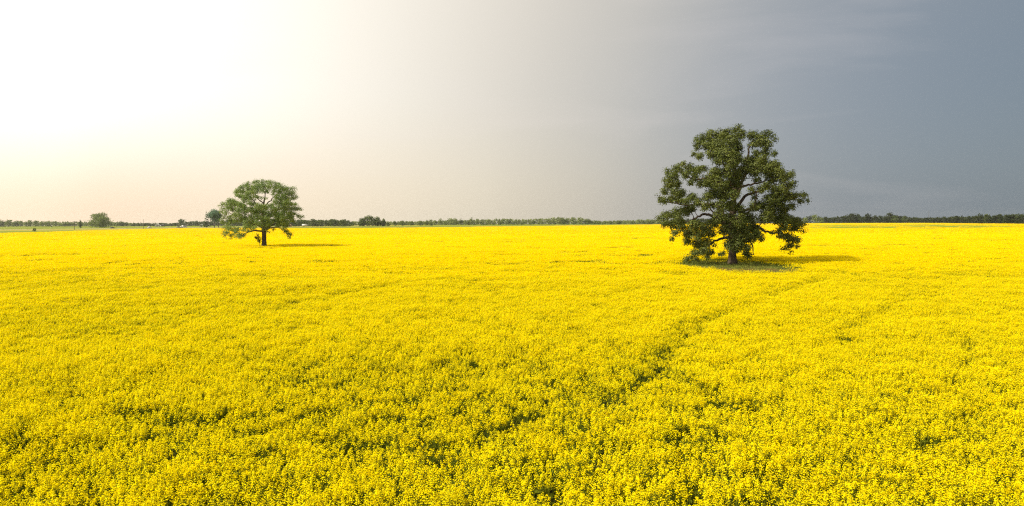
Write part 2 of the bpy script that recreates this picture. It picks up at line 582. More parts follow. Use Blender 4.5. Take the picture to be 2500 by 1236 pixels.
# the closed carpet of the crop beyond the near plants, one sheet
def canola_sheet():
    nr, na = 300, 260
    rr = np.geomspace(46.0, 1500.0, nr)
    aa = np.linspace(-1.15, 1.15, na)
    Y, A = np.meshgrid(rr, aa, indexing='ij')
    X = A * Y
    keep, h = crop(X, Y)
    lift = np.clip((Y - 46) / 70, 0, 1)
    b = bloom_far(X, Y)
    Z = (0.42 + 0.38 * lift) * h - 0.35 * (1 - keep) * np.clip(1.6 - Y / 200, 0.15, 1)
    Z = np.where(np.hypot((X - OAK_AT.x + 1.3) / 5.7, (Y - OAK_AT.y + 5.0) / 10.6) < 1, 0.02, Z)
    Z = np.maximum(Z, 0.02)
    ok = inside(X, Y)
    idx = np.arange(nr * na).reshape(nr, na)
    good = ok[:-1, :-1] & ok[1:, :-1] & ok[1:, 1:] & ok[:-1, 1:]
    f = np.stack([idx[:-1, :-1], idx[:-1, 1:], idx[1:, 1:], idx[1:, :-1]], -1)[good]
    g = Geo()
    g.add(np.stack([X, Y, Z], -1).reshape(-1, 3), f)
    m, N, L = new_mat('canola_canopy')
    out = N.new('ShaderNodeOutputMaterial')
    d = N.new('ShaderNodeBsdfDiffuse')
    at_ = N.new('ShaderNodeAttribute'); at_.attribute_name = 'bloom'
    mx = N.new('ShaderNodeMixRGB')
    mx.inputs[1].default_value = (0.16, 0.20, 0.025, 1)
    mx.inputs[2].default_value = (0.76, 0.550, 0.001, 1)
    geo = N.new('ShaderNodeNewGeometry')
    no = N.new('ShaderNodeTexNoise'); no.inputs['Scale'].default_value = 0.35; no.inputs['Detail'].default_value = 6
    L.new(geo.outputs['Position'], no.inputs['Vector'])
    ma = N.new('ShaderNodeMath'); ma.operation = 'MULTIPLY_ADD'; ma.use_clamp = True
    L.new(no.outputs['Fac'], ma.inputs[0]); ma.inputs[1].default_value = 0.5
    sb = N.new('ShaderNodeMath'); sb.operation = 'SUBTRACT'
    L.new(at_.outputs['Fac'], sb.inputs[0]); sb.inputs[1].default_value = 0.25
    L.new(sb.outputs[0], ma.inputs[2])
    L.new(ma.outputs[0], mx.inputs[0])
    L.new(mx.outputs[0], d.inputs['Color'])
    L.new(d.outputs[0], out.inputs['Surface'])
    o = g.build('canola_field', m, smooth=True)
    dens = np.clip((Y - 60) / 160, 0, 1)
    val = (0.45 + 0.55 * dens) * (0.35 + 0.65 * keep) * b
    attr = o.data.attributes.new('bloom', 'FLOAT', 'POINT')
    attr.data.foreach_set('value', val.reshape(-1).astype(np.float32))
    tag(o, kind='structure')
    return o


canola_sheet()


# ------------------------------------------------------------------ canola plants
def raceme(g, c, s=1.0, n=15):
    """A flower head: a dome of small four-petalled flowers under a knob of buds."""
    k = np.arange(n)
    t = (k + rng.random(n)) / n
    ang = k * 2.4 + rng.random(n) * 0.6
    rad = s * (0.006 + 0.040 * np.sqrt(t)) * rng.uniform(0.4, 1.3, n)
    z = s * (0.022 - 0.115 * t ** 1.2) + rng.normal(size=n) * 0.010
    pos = np.stack([rad * np.cos(ang), rad * np.sin(ang), z], 1) + c
    nrm = np.stack([np.cos(ang) * (0.35 + 0.5 * t), np.sin(ang) * (0.35 + 0.5 * t), np.full(n, 1.0)], 1) + 0.25 * rng.normal(size=(n, 3))
    nrm /= np.linalg.norm(nrm, axis=1, keepdims=True)
    a, b = perp(nrm)
    sz = rng.uniform(0.0058, 0.0092, (n, 1))
    g.quads(pos, a * sz, b * sz, 0)
    g.quads(np.array([c + (0, 0, 0.022 * s)]), np.array([[0.007 * s, 0.004 * s, 0]]), np.array([[-0.003 * s, 0.006 * s, 0.003 * s]]), 1)


def plant_mesh(k):
    g = Geo()
    nb = int(rng.integers(8, 12))
    hmain = rng.uniform(0.96, 1.06)
    lean = rng.normal(size=2) * 0.03
    top = np.array([lean[0], lean[1], hmain])
    g.tube([(0, 0, 0), (lean[0] * .4, lean[1] * .4, hmain * .55), tuple(top)], [0.008, 0.006, 0.002], 3, 2)
    raceme(g, top, rng.uniform(0.8, 1.0), 18)
    for b in range(nb):
        a = 2 * math.pi * b / nb + rng.uniform(-0.4, 0.4)
        z0 = rng.uniform(0.35, 0.7) * hmain
        rr = rng.uniform(0.05, 0.24)
        z1 = hmain - rng.uniform(0.0, 0.19)
        p0 = np.array([lean[0] * .5, lean[1] * .5, z0])
        p1 = np.array([math.cos(a) * rr + lean[0], math.sin(a) * rr + lean[1], z1])
        pm = p0 * 0.4 + p1 * 0.6 + np.array([math.cos(a) * 0.03, math.sin(a) * 0.03, -0.05])
        g.tube([tuple(p0), tuple(pm), tuple(p1)], [0.005, 0.004, 0.0015], 3, 2)
        raceme(g, p1, rng.uniform(0.55, 1.05), int(rng.integers(12, 19)))
        # young pods below the flowers
        n = 4
        q = p1 + (pm - p1) * rng.uniform(0.15, 0.6, (n, 1))
        d = unit(n) * [1, 1, 0.4] + [0, 0, 0.4]
        d /= np.linalg.norm(d, axis=1, keepdims=True)
        a_, _ = perp(d)
        g.leaves(q + d * 0.02, d * 0.022, a_ * 0.0018, 2)
    n = 16
    a = rng.uniform(0, 2 * math.pi, n)
    z = rng.uniform(0.15, 0.80, n)
    d = np.stack([np.cos(a), np.sin(a), rng.uniform(-0.1, 0.7, n)], 1)
    d /= np.linalg.norm(d, axis=1, keepdims=True)
    ln = rng.uniform(0.05, 0.10, (n, 1)) * (1.3 - z[:, None])
    side = np.cross(d, [0, 0, 1.0]) + 0.3 * rng.normal(size=(n, 3))
    side /= np.linalg.norm(side, axis=1, keepdims=True)
    c = np.stack([np.zeros(n), np.zeros(n), z], 1) + d * ln * 1.2
    g.leaves(c, d * ln, side * ln * 0.36, 2)
    return g.mesh('canola_plant_mesh', [M_PETAL, M_BUD, M_GREEN])


def clump_mesh(k):
    """A square metre of the crop as it shows from 50 m on."""
    g = Geo()
    n = 95
    r = 0.95 * np.sqrt(rng.random(n)); a = rng.uniform(0, 2 * math.pi, n)
    z = 0.97 + 0.06 * rng.normal(size=n) - 0.04 * (r > 0.75)
    for i in range(n):
        m = 5
        c = np.array([r[i] * math.cos(a[i]), r[i] * math.sin(a[i]), z[i]])
        off = rng.normal(size=(m, 3)) * [0.022, 0.022, 0.026]
        nr = unit(m) * 0.75 + [0, 0, 0.75]
        nr /= np.linalg.norm(nr, axis=1, keepdims=True)
        u, w = perp(nr)
        sz = rng.uniform(0.014, 0.022, (m, 1))
        g.quads(c + off, u * sz, w * sz, 0)
    n = 46
    r = 0.95 * np.sqrt(rng.random(n)); a = rng.uniform(0, 2 * math.pi, n)
    d = np.stack([rng.normal(size=n) * 0.25, rng.normal(size=n) * 0.25, np.ones(n)], 1)
    d /= np.linalg.norm(d, axis=1, keepdims=True)
    u, _ = perp(d)
    c = np.stack([r * np.cos(a), r * np.sin(a), rng.uniform(0.66, 0.84, n)], 1)
    g.leaves(c, d * 0.13, u * 0.03, 2)
    return g.mesh('canola_clump_mesh', [M_PETAL_MID, M_BUD, M_GREEN])


def patch_mesh(k):
    """Some thirty square metres of the crop as it shows from 200 m on."""
    g = Geo()
    n = 230
    r = 3.3 * rng.random(n) ** 0.55; a = rng.uniform(0, 2 * math.pi, n)
    c = np.stack([r * np.cos(a), r * np.sin(a), 0.93 + 0.06 * rng.normal(size=n) - 0.03 * (r > 2.5)], 1)
    nr = unit(n) * 0.5 + [0, 0, 0.8]
    nr /= np.linalg.norm(nr, axis=1, keepdims=True)
    u, w = perp(nr)
    sz = rng.uniform(0.10, 0.17, (n, 1))
    g.quads(c, u * sz, w * sz * 0.8, 0)
    return g.mesh('canola_patch_mesh', [M_PETAL_FAR, M_BUD, M_GREEN])


def scatter(n, r0, r1, dens, amax=0.86, pad=6.0):
    """n trial points in the view wedge between two depths, thinned by dens(depth)."""
    y = np.sqrt(rng.uniform(r0 ** 2, r1 ** 2, n))
    x = rng.uniform(-1, 1, n) * (amax * y + pad)
    k = rng.random(n) < dens(y)
    x, y = x[k], y[k]
    k = inside(x, y)
    return x[k], y[k]


def canola_crop():
    P, S, Rt, Zn = [], [], [], []

    def put(x, y, zone, sxy, sz, tilt):
        n = len(x)
        P.append(np.stack([x, y, np.zeros(n)], 1))
        S.append(np.stack([sxy, sxy, sz], 1))
        Rt.append(np.stack([rng.normal(size=n) * tilt, rng.normal(size=n) * tilt, rng.uniform(0, 6.283, n)], 1))
        Zn.append(np.full(n, zone, dtype=np.int32))
    # near: single plants
    area = 0.86 * (68 ** 2 - 5 ** 2) + 2 * 6 * 63
    x, y = scatter(int(area * 36), 5, 68, lambda d: np.clip(1.25 - d / 90, 0.45, 1) * np.clip((68 - d) / 20, 0, 1))
    keep, h = crop(x, y)
    ok = rng.random(len(x)) < keep
    x, y, h = x[ok], y[ok], h[ok]
    put(x, y, 0, rng.uniform(0.9, 1.2, len(x)) * (1 + np.clip((y - 20) / 100, 0, 0.4)), h * rng.uniform(0.87, 1.06, len(x)), 0.08)
    # middle: clumps
    area = 0.86 * (240 ** 2 - 46 ** 2) + 12 * 190
    x, y = scatter(int(area * 1.25), 46, 240, lambda d: np.clip((d - 46) / 22, 0, 1) * np.clip((240 - d) / 70, 0, 1) * np.clip(1.25 - d / 230, 0.5, 1))
    keep, h = crop(x, y)
    ok = rng.random(len(x)) < keep
    x, y, h = x[ok], y[ok], h[ok]
    put(x, y, 1, rng.uniform(0.9, 1.15, len(x)) * (1 + np.clip((y - 60) / 300, 0, 0.5)), h * rng.uniform(0.95, 1.05, len(x)), 0.02)
    # far: patches
    area = 0.86 * (1150 ** 2 - 170 ** 2)
    x, y = scatter(int(area / 16), 170, 1150, lambda d: np.clip((d - 170) / 70, 0, 1) * np.clip(260 / d, 0.18, 1))
    keep, h = crop(x, y)
    ok = (rng.random(len(x)) < bloom_far(x, y)) & (rng.random(len(x)) < 0.4 + 0.6 * keep)
    x, y, h = x[ok], y[ok], h[ok]
    put(x, y, 2, np.clip(np.sqrt(y / 220), 1, 2) * rng.uniform(0.9, 1.1, len(x)), h, 0.004)
    P_, S_, R_, Z_ = map(np.concatenate, (P, S, Rt, Zn))
    print('canola instances', [int((Z_ == k).sum()) for k in range(3)])
    me = bpy.data.meshes.new('canola_crop')
    me.vertices.add(len(P_))
    me.vertices.foreach_set('co', P_.astype(np.float32).reshape(-1))
    for nm, arr, ty, key in (('psize', S_, 'FLOAT_VECTOR', 'vector'), ('pturn', R_, 'FLOAT_VECTOR', 'vector')):
        a = me.attributes.new(nm, ty, 'POINT')
        a.data.foreach_set(key, arr.astype(np.float32).reshape(-1))
    a = me.attributes.new('pzone', 'INT', 'POINT'); a.data.foreach_set('value', Z_)
    a = me.attributes.new('ppick', 'INT', 'POINT'); a.data.foreach_set('value', rng.integers(0, 1000, len(Z_)).astype(np.int32))
    for m in (M_PETAL, M_BUD, M_GREEN): me.materials.append(m)
    o = bpy.data.objects.new('canola_crop', me)
    COL.objects.link(o)
    ng = bpy.data.node_groups.new('canola_growth', 'GeometryNodeTree')
    ng.interface.new_socket('Geometry', in_out='INPUT', socket_type='NodeSocketGeometry')
    ng.interface.new_socket('Geometry', in_out='OUTPUT', socket_type='NodeSocketGeometry')
    N, L = ng.nodes, ng.links
    gi, go = N.new('NodeGroupInput'), N.new('NodeGroupOutput')

    def attr(nm, ty):
        n = N.new('GeometryNodeInputNamedAttribute'); n.data_type = ty
        n.inputs['Name'].default_value = nm
        return n.outputs['Attribute']
    size, turn, zone, pick = attr('psize', 'FLOAT_VECTOR'), attr('pturn', 'FLOAT_VECTOR'), attr('pzone', 'INT'), attr('ppick', 'INT')
    joinall = N.new('GeometryNodeJoinGeometry')
    for z, (fn, cnt) in enumerate(((plant_mesh, 10), (clump_mesh, 6), (patch_mesh, 5))):
        jn = N.new('GeometryNodeJoinGeometry')
        for k in range(cnt):
            src = bpy.data.objects.new('canola_source', fn(k))
            oi = N.new('GeometryNodeObjectInfo'); oi.inputs['Object'].default_value = src
            oi.inputs['As Instance'].default_value = False
            ti = N.new('GeometryNodeGeometryToInstance')
            L.new(oi.outputs['Geometry'], ti.inputs[0])
            L.new(ti.outputs[0], jn.inputs[0])
        cmp_ = N.new('FunctionNodeCompare'); cmp_.data_type = 'INT'; cmp_.operation = 'EQUAL'
        ins = [s for s in cmp_.inputs if s.type == 'INT']
        L.new(zone, ins[0]); ins[1].default_value = z
        ip = N.new('GeometryNodeInstanceOnPoints')
        L.new(gi.outputs[0], ip.inputs['Points'])
        L.new(cmp_.outputs[0], ip.inputs['Selection'])
        L.new(jn.outputs[0], ip.inputs['Instance'])
        ip.inputs['Pick Instance'].default_value = True
        L.new(pick, ip.inputs['Instance Index'])
        L.new(turn, ip.inputs['Rotation'])
        L.new(size, ip.inputs['Scale'])
        L.new(ip.outputs[0], joinall.inputs[0])
    L.new(joinall.outputs[0], go.inputs[0])
    md = o.modifiers.new('growth', 'NODES')
    md.node_group = ng
    tag(o, 'dense yellow flowering canola crop filling the whole field', 'canola crop', kind='stuff')
    return o


canola_crop()


# ------------------------------------------------------------------ oaks
def oak(root, dist, conv, clumps, trunk, limbs, depth, leaf_mat, leaf, per, twig_r, seed, halfw, midz, halfh, rscale, spread, lobe):
    """conv turns (X, Y) of a close look at the photograph into (x, z) metres from the foot of the trunk."""
    global rng
    keep_rng = rng
    rng = np.random.default_rng(seed)
    tr = Geo()
    pts = [(conv(X, Y)[0], dy, conv(X, Y)[1]) for X, Y, dy, r in trunk]
    rad = [r for *_, r in trunk]
    # a flared, slightly fluted foot
    fine, fr = [], []
    for i in range(len(pts) - 1):
        for k in range(6):
            t = k / 6
            fine.append(tuple(np.array(pts[i]) * (1 - t) + np.array(pts[i + 1]) * t + rng.normal(size=3) * [0.012, 0.012, 0]))
            fr.append(rad[i] * (1 - t) + rad[i + 1] * t)
    fine.append(pts[-1]); fr.append(rad[-1])
    tr.tube(fine, fr, 14)
    v = tr.v[0]
    zz = v[:, 2]
    cx = np.interp(zz, [p[2] for p in fine], [p[0] for p in fine])
    cy = np.interp(zz, [p[2] for p in fine], [p[1] for p in fine])
    ang = np.arctan2(v[:, 1] - cy, v[:, 0] - cx)
    fl = 1 + 0.10 * np.sin(ang * 5 + zz * 0.7) * np.clip(1.6 - zz / 1.5, 0.15, 1) + 0.05 * rng.normal(size=len(zz))
    v[:, 0] = cx + (v[:, 0] - cx) * fl
    v[:, 1] = cy + (v[:, 1] - cy) * fl
    trunk_o = tr.build('trunk', M_BARK, root, smooth=True)
    nodes = [np.array(p) for p in fine]
    nrad = list(fr)
    for line in limbs:
        q = [np.array([conv(X, Y)[0], dy, conv(X, Y)[1]]) for X, Y, dy, r in line]
        rr = [r for *_, r in line]
        path, pr = [], []
        for i in range(len(q) - 1):
            p0 = q[max(i - 1, 0)]; p1 = q[i]; p2 = q[i + 1]; p3 = q[min(i + 2, len(q) - 1)]
            for k in range(6):
                t = k / 6
                c = 0.5 * (2 * p1 + (p2 - p0) * t + (2 * p0 - 5 * p1 + 4 * p2 - p3) * t * t + (3 * p1 - p0 - 3 * p2 + p3) * t ** 3)
                path.append(c + rng.normal(size=3) * 0.045 * (len(path) > 0)); pr.append(rr[i] * (1 - t) + rr[i + 1] * t)
        path.append(q[-1]); pr.append(rr[-1])
        g = Geo(); g.tube([tuple(p) for p in path], pr, 7)
        g.build('branch', M_BARK, trunk_o, smooth=True)
        nodes += path[2:]; nrad += pr[2:]
    # clumps in depth: the inner ones stand before and behind the trunk, the outer ones near its plane
    cl = []
    for X, Y, Rr in clumps:
        x, z = conv(X, Y)
        r = Rr * rscale * (conv(1, 0)[0] - conv(0, 0)[0])
        q = (x / halfw) ** 2 + ((z - midz) / (halfh if z > midz else halfh * 1.35)) ** 2
        D = depth * math.sqrt(max(0.04, 1 - q))
        if q < 0.55:
            cl.append((x, -D * rng.uniform(0.45, 0.95), z, r))
            cl.append((x, D * rng.uniform(0.35, 0.95), z, r))
            if rng.random() < 0.4: cl.append((x, D * rng.uniform(-0.3, 0.3), z, r * 0.9))
        elif q < 0.85:
            cl.append((x, -D * rng.uniform(0.1, 0.9), z, r))
            cl.append((x, D * rng.uniform(0.1, 0.9), z, r * 0.9))
        else:
            cl.append((x, D * rng.uniform(-0.8, 0.8), z, r))
    foot_x = root.location.x
    cl = [((foot_x + x) * (1 + y / dist) - foot_x, y, EYE + (z - EYE) * (1 + y / dist), r) for x, y, z, r in cl]
    cl.sort(key=lambda c: abs(c[0]) + abs(c[1]) + 0.5 * c[2])
    tw = Geo()
    base_n = len(nodes)
    C, U, Wd = [], [], []
    for x, y, z, r in cl:
        c = np.array([x, y, z])
        A = np.array(nodes)
        d = np.linalg.norm(A - c, axis=1) + 0.9 * np.maximum(0, A[:, 2] - z) + 0.15 * np.linalg.norm(A[:, :2], axis=1)
        j = int(np.argmin(d))
        p0 = A[j]
        ln = np.linalg.norm(c - p0)
        r0 = min(nrad[j] * 0.7, 0.016 + 0.018 * ln)
        mid = (p0 + c) / 2 + np.array([rng.normal() * 0.08 * ln, rng.normal() * 0.08 * ln, 0.10 * ln])
        path = [p0, p0 * .55 + mid * .45 + rng.normal(size=3) * .05, mid, mid * .5 + c * .5 + rng.normal(size=3) * .06, c]
        pr = [r0, r0 * .85, r0 * .65, r0 * .5, r0 * .3]
        tw.tube([tuple(p) for p in path], pr, 4)
        nodes += path[2:]; nrad += pr[2:]
        nt = max(3, int(per * (r / rscale / 0.6) ** 2))
        dirs = unit(nt)
        rad_ = r * rng.uniform(0.35, 1.08, (nt, 1)) ** 0.7
        tc = c + dirs * rad_ * [1, 1, 0.95]
        for k in range(0, nt, 2):
            tw.tube([tuple(c * .8 + tc[k] * .2), tuple(c * .4 + tc[k] * .6 + rng.normal(size=3) * .04), tuple(tc[k])], [twig_r, twig_r * .7, twig_r * .35], 3)
        for t_ in tc:
            m = int(rng.integers(9, 17))
            o_ = rng.normal(size=(m, 3)) * [spread, spread, spread * 0.75]
            p = t_ + o_
            out = (p - c); out /= np.maximum(np.linalg.norm(out, axis=1, keepdims=True), 1e-5)
            nr = out * lobe + [0, 0, 0.45] + unit(m) * 0.75
            nr /= np.maximum(np.linalg.norm(nr, axis=1, keepdims=True), 1e-5)
            dr, sd = perp(nr)
            s = leaf * rng.uniform(0.7, 1.25, (m, 1))
            C.append(p); U.append(dr * s); Wd.append(sd * s * 0.52)
    g = Geo()
    g.leaves(np.concatenate(C), np.concatenate(U), np.concatenate(Wd))
    crown = g.build('crown', leaf_mat, root)
    tag(crown, kind='stuff')
    tag(tw.build('twigs', M_BARK, root), kind='stuff')
    print('oak leaves', sum(len(c) for c in C), 'clumps', len(cl))
    rng = keep_rng


# the big oak on the right
BU = 460.0 / 1421.0 * 68.0 / FPX            # metres per unit of the close look


def conv_big(X, Y):
    return ((X - 712) * BU, (1118 - Y) * BU + 0.72)


BIG = [(735, 105, 40), (690, 125, 45), (620, 155, 58), (540, 165, 55), (470, 190, 48), (428, 188, 24), (765, 155, 48), (700, 195, 70), (600, 230, 70), (520, 230, 60), (440, 240, 38), (412, 297, 22), (455, 315, 34),
       (560, 290, 58), (650, 290, 75), (730, 260, 58), (700, 350, 70), (600, 350, 45), (740, 330, 40),
       (850, 160, 46), (930, 160, 46), (985, 160, 40), (1018, 190, 24), (900, 205, 55), (960, 225, 48), (850, 230, 36), (1008, 295, 28), (950, 285, 42), (885, 295, 36), (860, 355, 60), (925, 345, 48), (800, 350, 35),
       (1010, 385, 50), (1050, 425, 46), (960, 410, 60), (870, 420, 60), (800, 400, 55), (1000, 475, 58), (1080, 475, 48), (1135, 455, 38), (1155, 525, 38), (1090, 555, 55), (1040, 610, 55), (1120, 615, 52), (1175, 615, 38), (1235, 610, 30), (1272, 648, 20), (1215, 655, 28),
       (1050, 660, 58), (980, 645, 50), (1150, 690, 34), (1090, 715, 48), (1000, 720, 58), (920, 690, 55), (870, 690, 45), (950, 770, 58), (1030, 780, 58), (1100, 790, 55), (1175, 805, 45), (1220, 825, 36), (1240, 875, 24), (1170, 850, 45), (1100, 850, 42),
       (1080, 915, 34), (1130, 925, 46), (1185, 945, 38), (1208, 998, 22), (1140, 990, 32), (1100, 1010, 22), (1150, 1040, 17), (1060, 880, 26), (1010, 890, 16),
       (740, 450, 70), (660, 430, 60), (580, 440, 58), (520, 500, 58), (465, 520, 36), (600, 520, 66), (690, 520, 58), (560, 580, 58), (640, 600, 66), (510, 620, 42), (720, 600, 50), (750, 530, 35), (890, 490, 30), (850, 560, 26), (920, 565, 36), (870, 620, 26), (960, 540, 36), (1010, 560, 34),
       (620, 690, 55), (560, 680, 36), (700, 690, 60), (760, 720, 48), (600, 770, 55), (680, 790, 66), (755, 800, 58), (830, 770, 48), (560, 820, 48), (650, 865, 55), (720, 870, 60), (800, 855, 55), (865, 845, 45), (905, 890, 45), (850, 915, 55), (780, 925, 58), (725, 945, 50), (680, 975, 38),
       (760, 985, 46), (815, 1000, 36), (812, 1045, 30), (832, 1070, 18), (925, 935, 24), (690, 1015, 26), (735, 1020, 26),
       (330, 375, 24), (290, 410, 46), (220, 425, 36), (250, 470, 55), (200, 485, 32), (380, 400, 42), (440, 415, 42), (490, 405, 26), (355, 450, 42), (420, 470, 36), (385, 512, 24), (290, 520, 42), (230, 530, 46), (270, 580, 46), (190, 575, 32), (320, 590, 38), (300, 640, 44), (250, 630, 36), (190, 640, 36), (148, 622, 22), (160, 655, 14),
       (400, 620, 36), (360, 650, 36), (440, 655, 40), (500, 690, 36), (400, 705, 34), (350, 725, 46), (290, 730, 46), (235, 752, 36), (300, 790, 55), (200, 760, 42), (155, 778, 28), (200, 820, 36), (260, 830, 46), (330, 840, 45), (420, 835, 55), (500, 845, 55), (280, 890, 36), (252, 932, 20), (370, 890, 46), (450, 905, 55), (540, 890, 46),
       (370, 950, 36), (450, 970, 50), (520, 955, 45), (572, 985, 16), (490, 1020, 44), (540, 1035, 30), (430, 1040, 40), (380, 1080, 34), (350, 1100, 18), (430, 1085, 26), (515, 1072, 20), (640, 1040, 18), (615, 1050, 12)]
BIG_TRUNK = [(712, 1172, 0.0, 0.66), (712, 1125, 0.0, 0.50), (711, 1085, 0.0, 0.40), (710, 1000, 0.0, 0.36), (702, 860, 0.05, 0.33), (714, 640, 0.0, 0.26), (722, 450, -0.1, 0.17), (705, 250, 0.1, 0.09), (725, 130, 0, 0.03)]
BIG_LIMBS = [[(702, 890, 0, .20), (560, 775, -.5, .15), (470, 752, -.8, .12), (390, 790, -1.0, .09), (300, 830, -1.1, .05)],
             [(700, 820, 0, .19), (590, 690, .5, .14), (470, 672, .6, .11), (375, 682, .5, .08), (215, 652, .4, .04)],
             [(708, 930, 0, .17), (610, 930, -1.2, .13), (500, 965, -2.0, .09), (400, 1055, -2.3, .04)],
             [(712, 760, 0, .20), (800, 622, .3, .15), (900, 582, .2, .11), (1000, 545, 0, .07), (1080, 500, 0, .03)],
             [(716, 640, 0, .16), (768, 548, -.4, .12), (860, 524, -.6, .09), (945, 500, -.8, .06)],
             [(710, 920, 0, .19), (850, 842, -.4, .15), (950, 885, -.8, .11), (1040, 892, -.9, .08), (1120, 940, -1.0, .04)],
             [(720, 600, 0, .18), (815, 440, .5, .14), (838, 260, .5, .09), (880, 180, .5, .03)],
             [(708, 830, 0, .19), (820, 728, 1.2, .14), (960, 695, 1.8, .10), (1100, 645, 1.6, .07), (1240, 640, 1.2, .03)],
             [(722, 480, 0, .13), (605, 355, -.5, .09), (530, 240, -.6, .04)],
             [(716, 600, 0, .16), (545, 490, -.7, .11), (400, 492, -.8, .08), (290, 440, -.8, .03)],
             [(708, 960, 0, .12), (795, 955, -1.6, .09), (818, 1050, -2.0, .03)],
             [(706, 860, 0, .17), (690, 800, 2.2, .12), (640, 720, 4.0, .08), (620, 640, 5.0, .03)],
             [(710, 800, 0, .17), (730, 760, -2.4, .12), (760, 700, -4.0, .08), (750, 600, -5.0, .03)],
             [(712, 700, 0, .14), (650, 600, -2.0, .10), (600, 520, -3.6, .04)],
             [(714, 680, 0, .14), (800, 560, 2.0, .10), (880, 430, 3.2, .04)]]
oak_root = empty('oak_tree', OAK_AT)
tag(oak_root, 'tall dark green oak with low spreading boughs in a grassy patch of the canola', 'tree')
oak(oak_root, 68.0, conv_big, BIG, BIG_TRUNK, BIG_LIMBS, 5.8, M_OAK, 0.082, 31, 0.013, 21, 7.8, 7.2, 7.4, 0.88, 0.14, 1.0)

# the smaller, paler oak on the left
SU = 320.0 / 1978.0 * 121.0 / FPX


def conv_small(X, Y):
    return ((X - 1135) * SU, (1112 - Y) * SU + 0.95)


SMALL = [(1190, 150, 30), (1120, 158, 40), (1050, 155, 36), (1000, 172, 32), (930, 195, 42), (880, 200, 32), (1250, 162, 36), (1310, 185, 36), (1370, 188, 32), (1400, 225, 42), (1330, 240, 42), (1240, 225, 46), (1150, 215, 46), (1070, 220, 46), (990, 240, 46), (910, 260, 46), (840, 230, 36), (800, 240, 36), (770, 290, 42), (728, 320, 26), (830, 300, 42), (900, 330, 42), (970, 310, 36), (1050, 295, 40), (1130, 285, 36), (1200, 295, 28), (1300, 300, 34), (1380, 300, 46),
         (1460, 260, 46), (1530, 270, 42), (1590, 258, 32), (1622, 248, 16), (1600, 320, 36), (1540, 330, 46), (1460, 340, 46), (1635, 380, 30), (1580, 400, 36), (1500, 410, 46), (1420, 400, 46), (1350, 380, 42), (1290, 350, 22), (748, 360, 30), (800, 370, 40), (860, 390, 40), (930, 400, 40), (1000, 370, 24), (1050, 385, 24), (850, 440, 30), (930, 460, 36), (1010, 430, 12), (1110, 400, 14), (1180, 400, 14),
         (980, 500, 36), (1040, 520, 46), (1110, 530, 46), (1180, 540, 46), (1260, 505, 34), (1320, 460, 40), (1390, 470, 46), (1470, 480, 46), (1540, 480, 36), (1610, 500, 30), (1600, 560, 36), (1660, 560, 30), (1700, 568, 20), (1530, 560, 44), (1450, 560, 46), (1370, 550, 46), (1290, 570, 46),
         (620, 440, 36), (680, 440, 36), (560, 490, 36), (510, 490, 30), (468, 508, 16), (640, 490, 42), (720, 480, 42), (790, 500, 42), (850, 530, 42), (600, 540, 40), (530, 548, 34), (680, 560, 46), (770, 570, 46), (850, 600, 46), (930, 570, 46), (1000, 600, 46), (1080, 610, 46), (1160, 620, 46), (1240, 640, 46), (1320, 640, 46), (1400, 640, 46), (1480, 620, 40), (1540, 640, 40), (1600, 640, 26), (1660, 670, 30), (1720, 680, 22), (1690, 710, 16), (1560, 700, 40), (1500, 690, 40), (1580, 745, 26), (1430, 700, 46), (1350, 700, 46), (1440, 760, 46), (1480, 800, 36), (1380, 780, 46), (1300, 740, 36), (1450, 830, 30), (1350, 820, 26),
         (500, 600, 34), (570, 620, 34), (540, 680, 36), (500, 730, 36), (530, 770, 30), (640, 690, 40), (710, 650, 40), (780, 660, 40), (640, 745, 34), (720, 730, 40), (800, 720, 40), (870, 690, 42), (950, 680, 46), (1030, 690, 46), (1110, 700, 46), (1190, 700, 42), (880, 770, 40), (960, 760, 46), (1040, 780, 42), (1110, 790, 36), (1180, 780, 42), (1230, 800, 30), (930, 830, 34), (860, 830, 34), (1000, 845, 24), (1165, 845, 36), (1195, 905, 16), (590, 790, 20),
         (560, 850, 36), (620, 860, 40), (690, 870, 40), (750, 870, 30), (535, 910, 30), (540, 960, 30), (600, 930, 40), (650, 960, 34), (640, 1002, 18), (710, 920, 30), (760, 950, 34), (780, 990, 24), (820, 960, 26), (700, 985, 14), (830, 880, 24), (900, 890, 22), (960, 870, 18),
         (1430, 870, 20), (1470, 900, 30), (1510, 930, 26), (1545, 950, 10), (1500, 980, 18), (1525, 995, 10), (1280, 868, 12)]
SMALL_TRUNK = [(1135, 1195, 0, 0.62), (1135, 1112, 0, .46), (1136, 1040, 0, .38), (1136, 900, 0, .36), (1128, 800, 0, .30), (1120, 640, 0, .22), (1140, 480, 0, .15), (1162, 390, 0, .09), (1180, 230, 0, .03)]
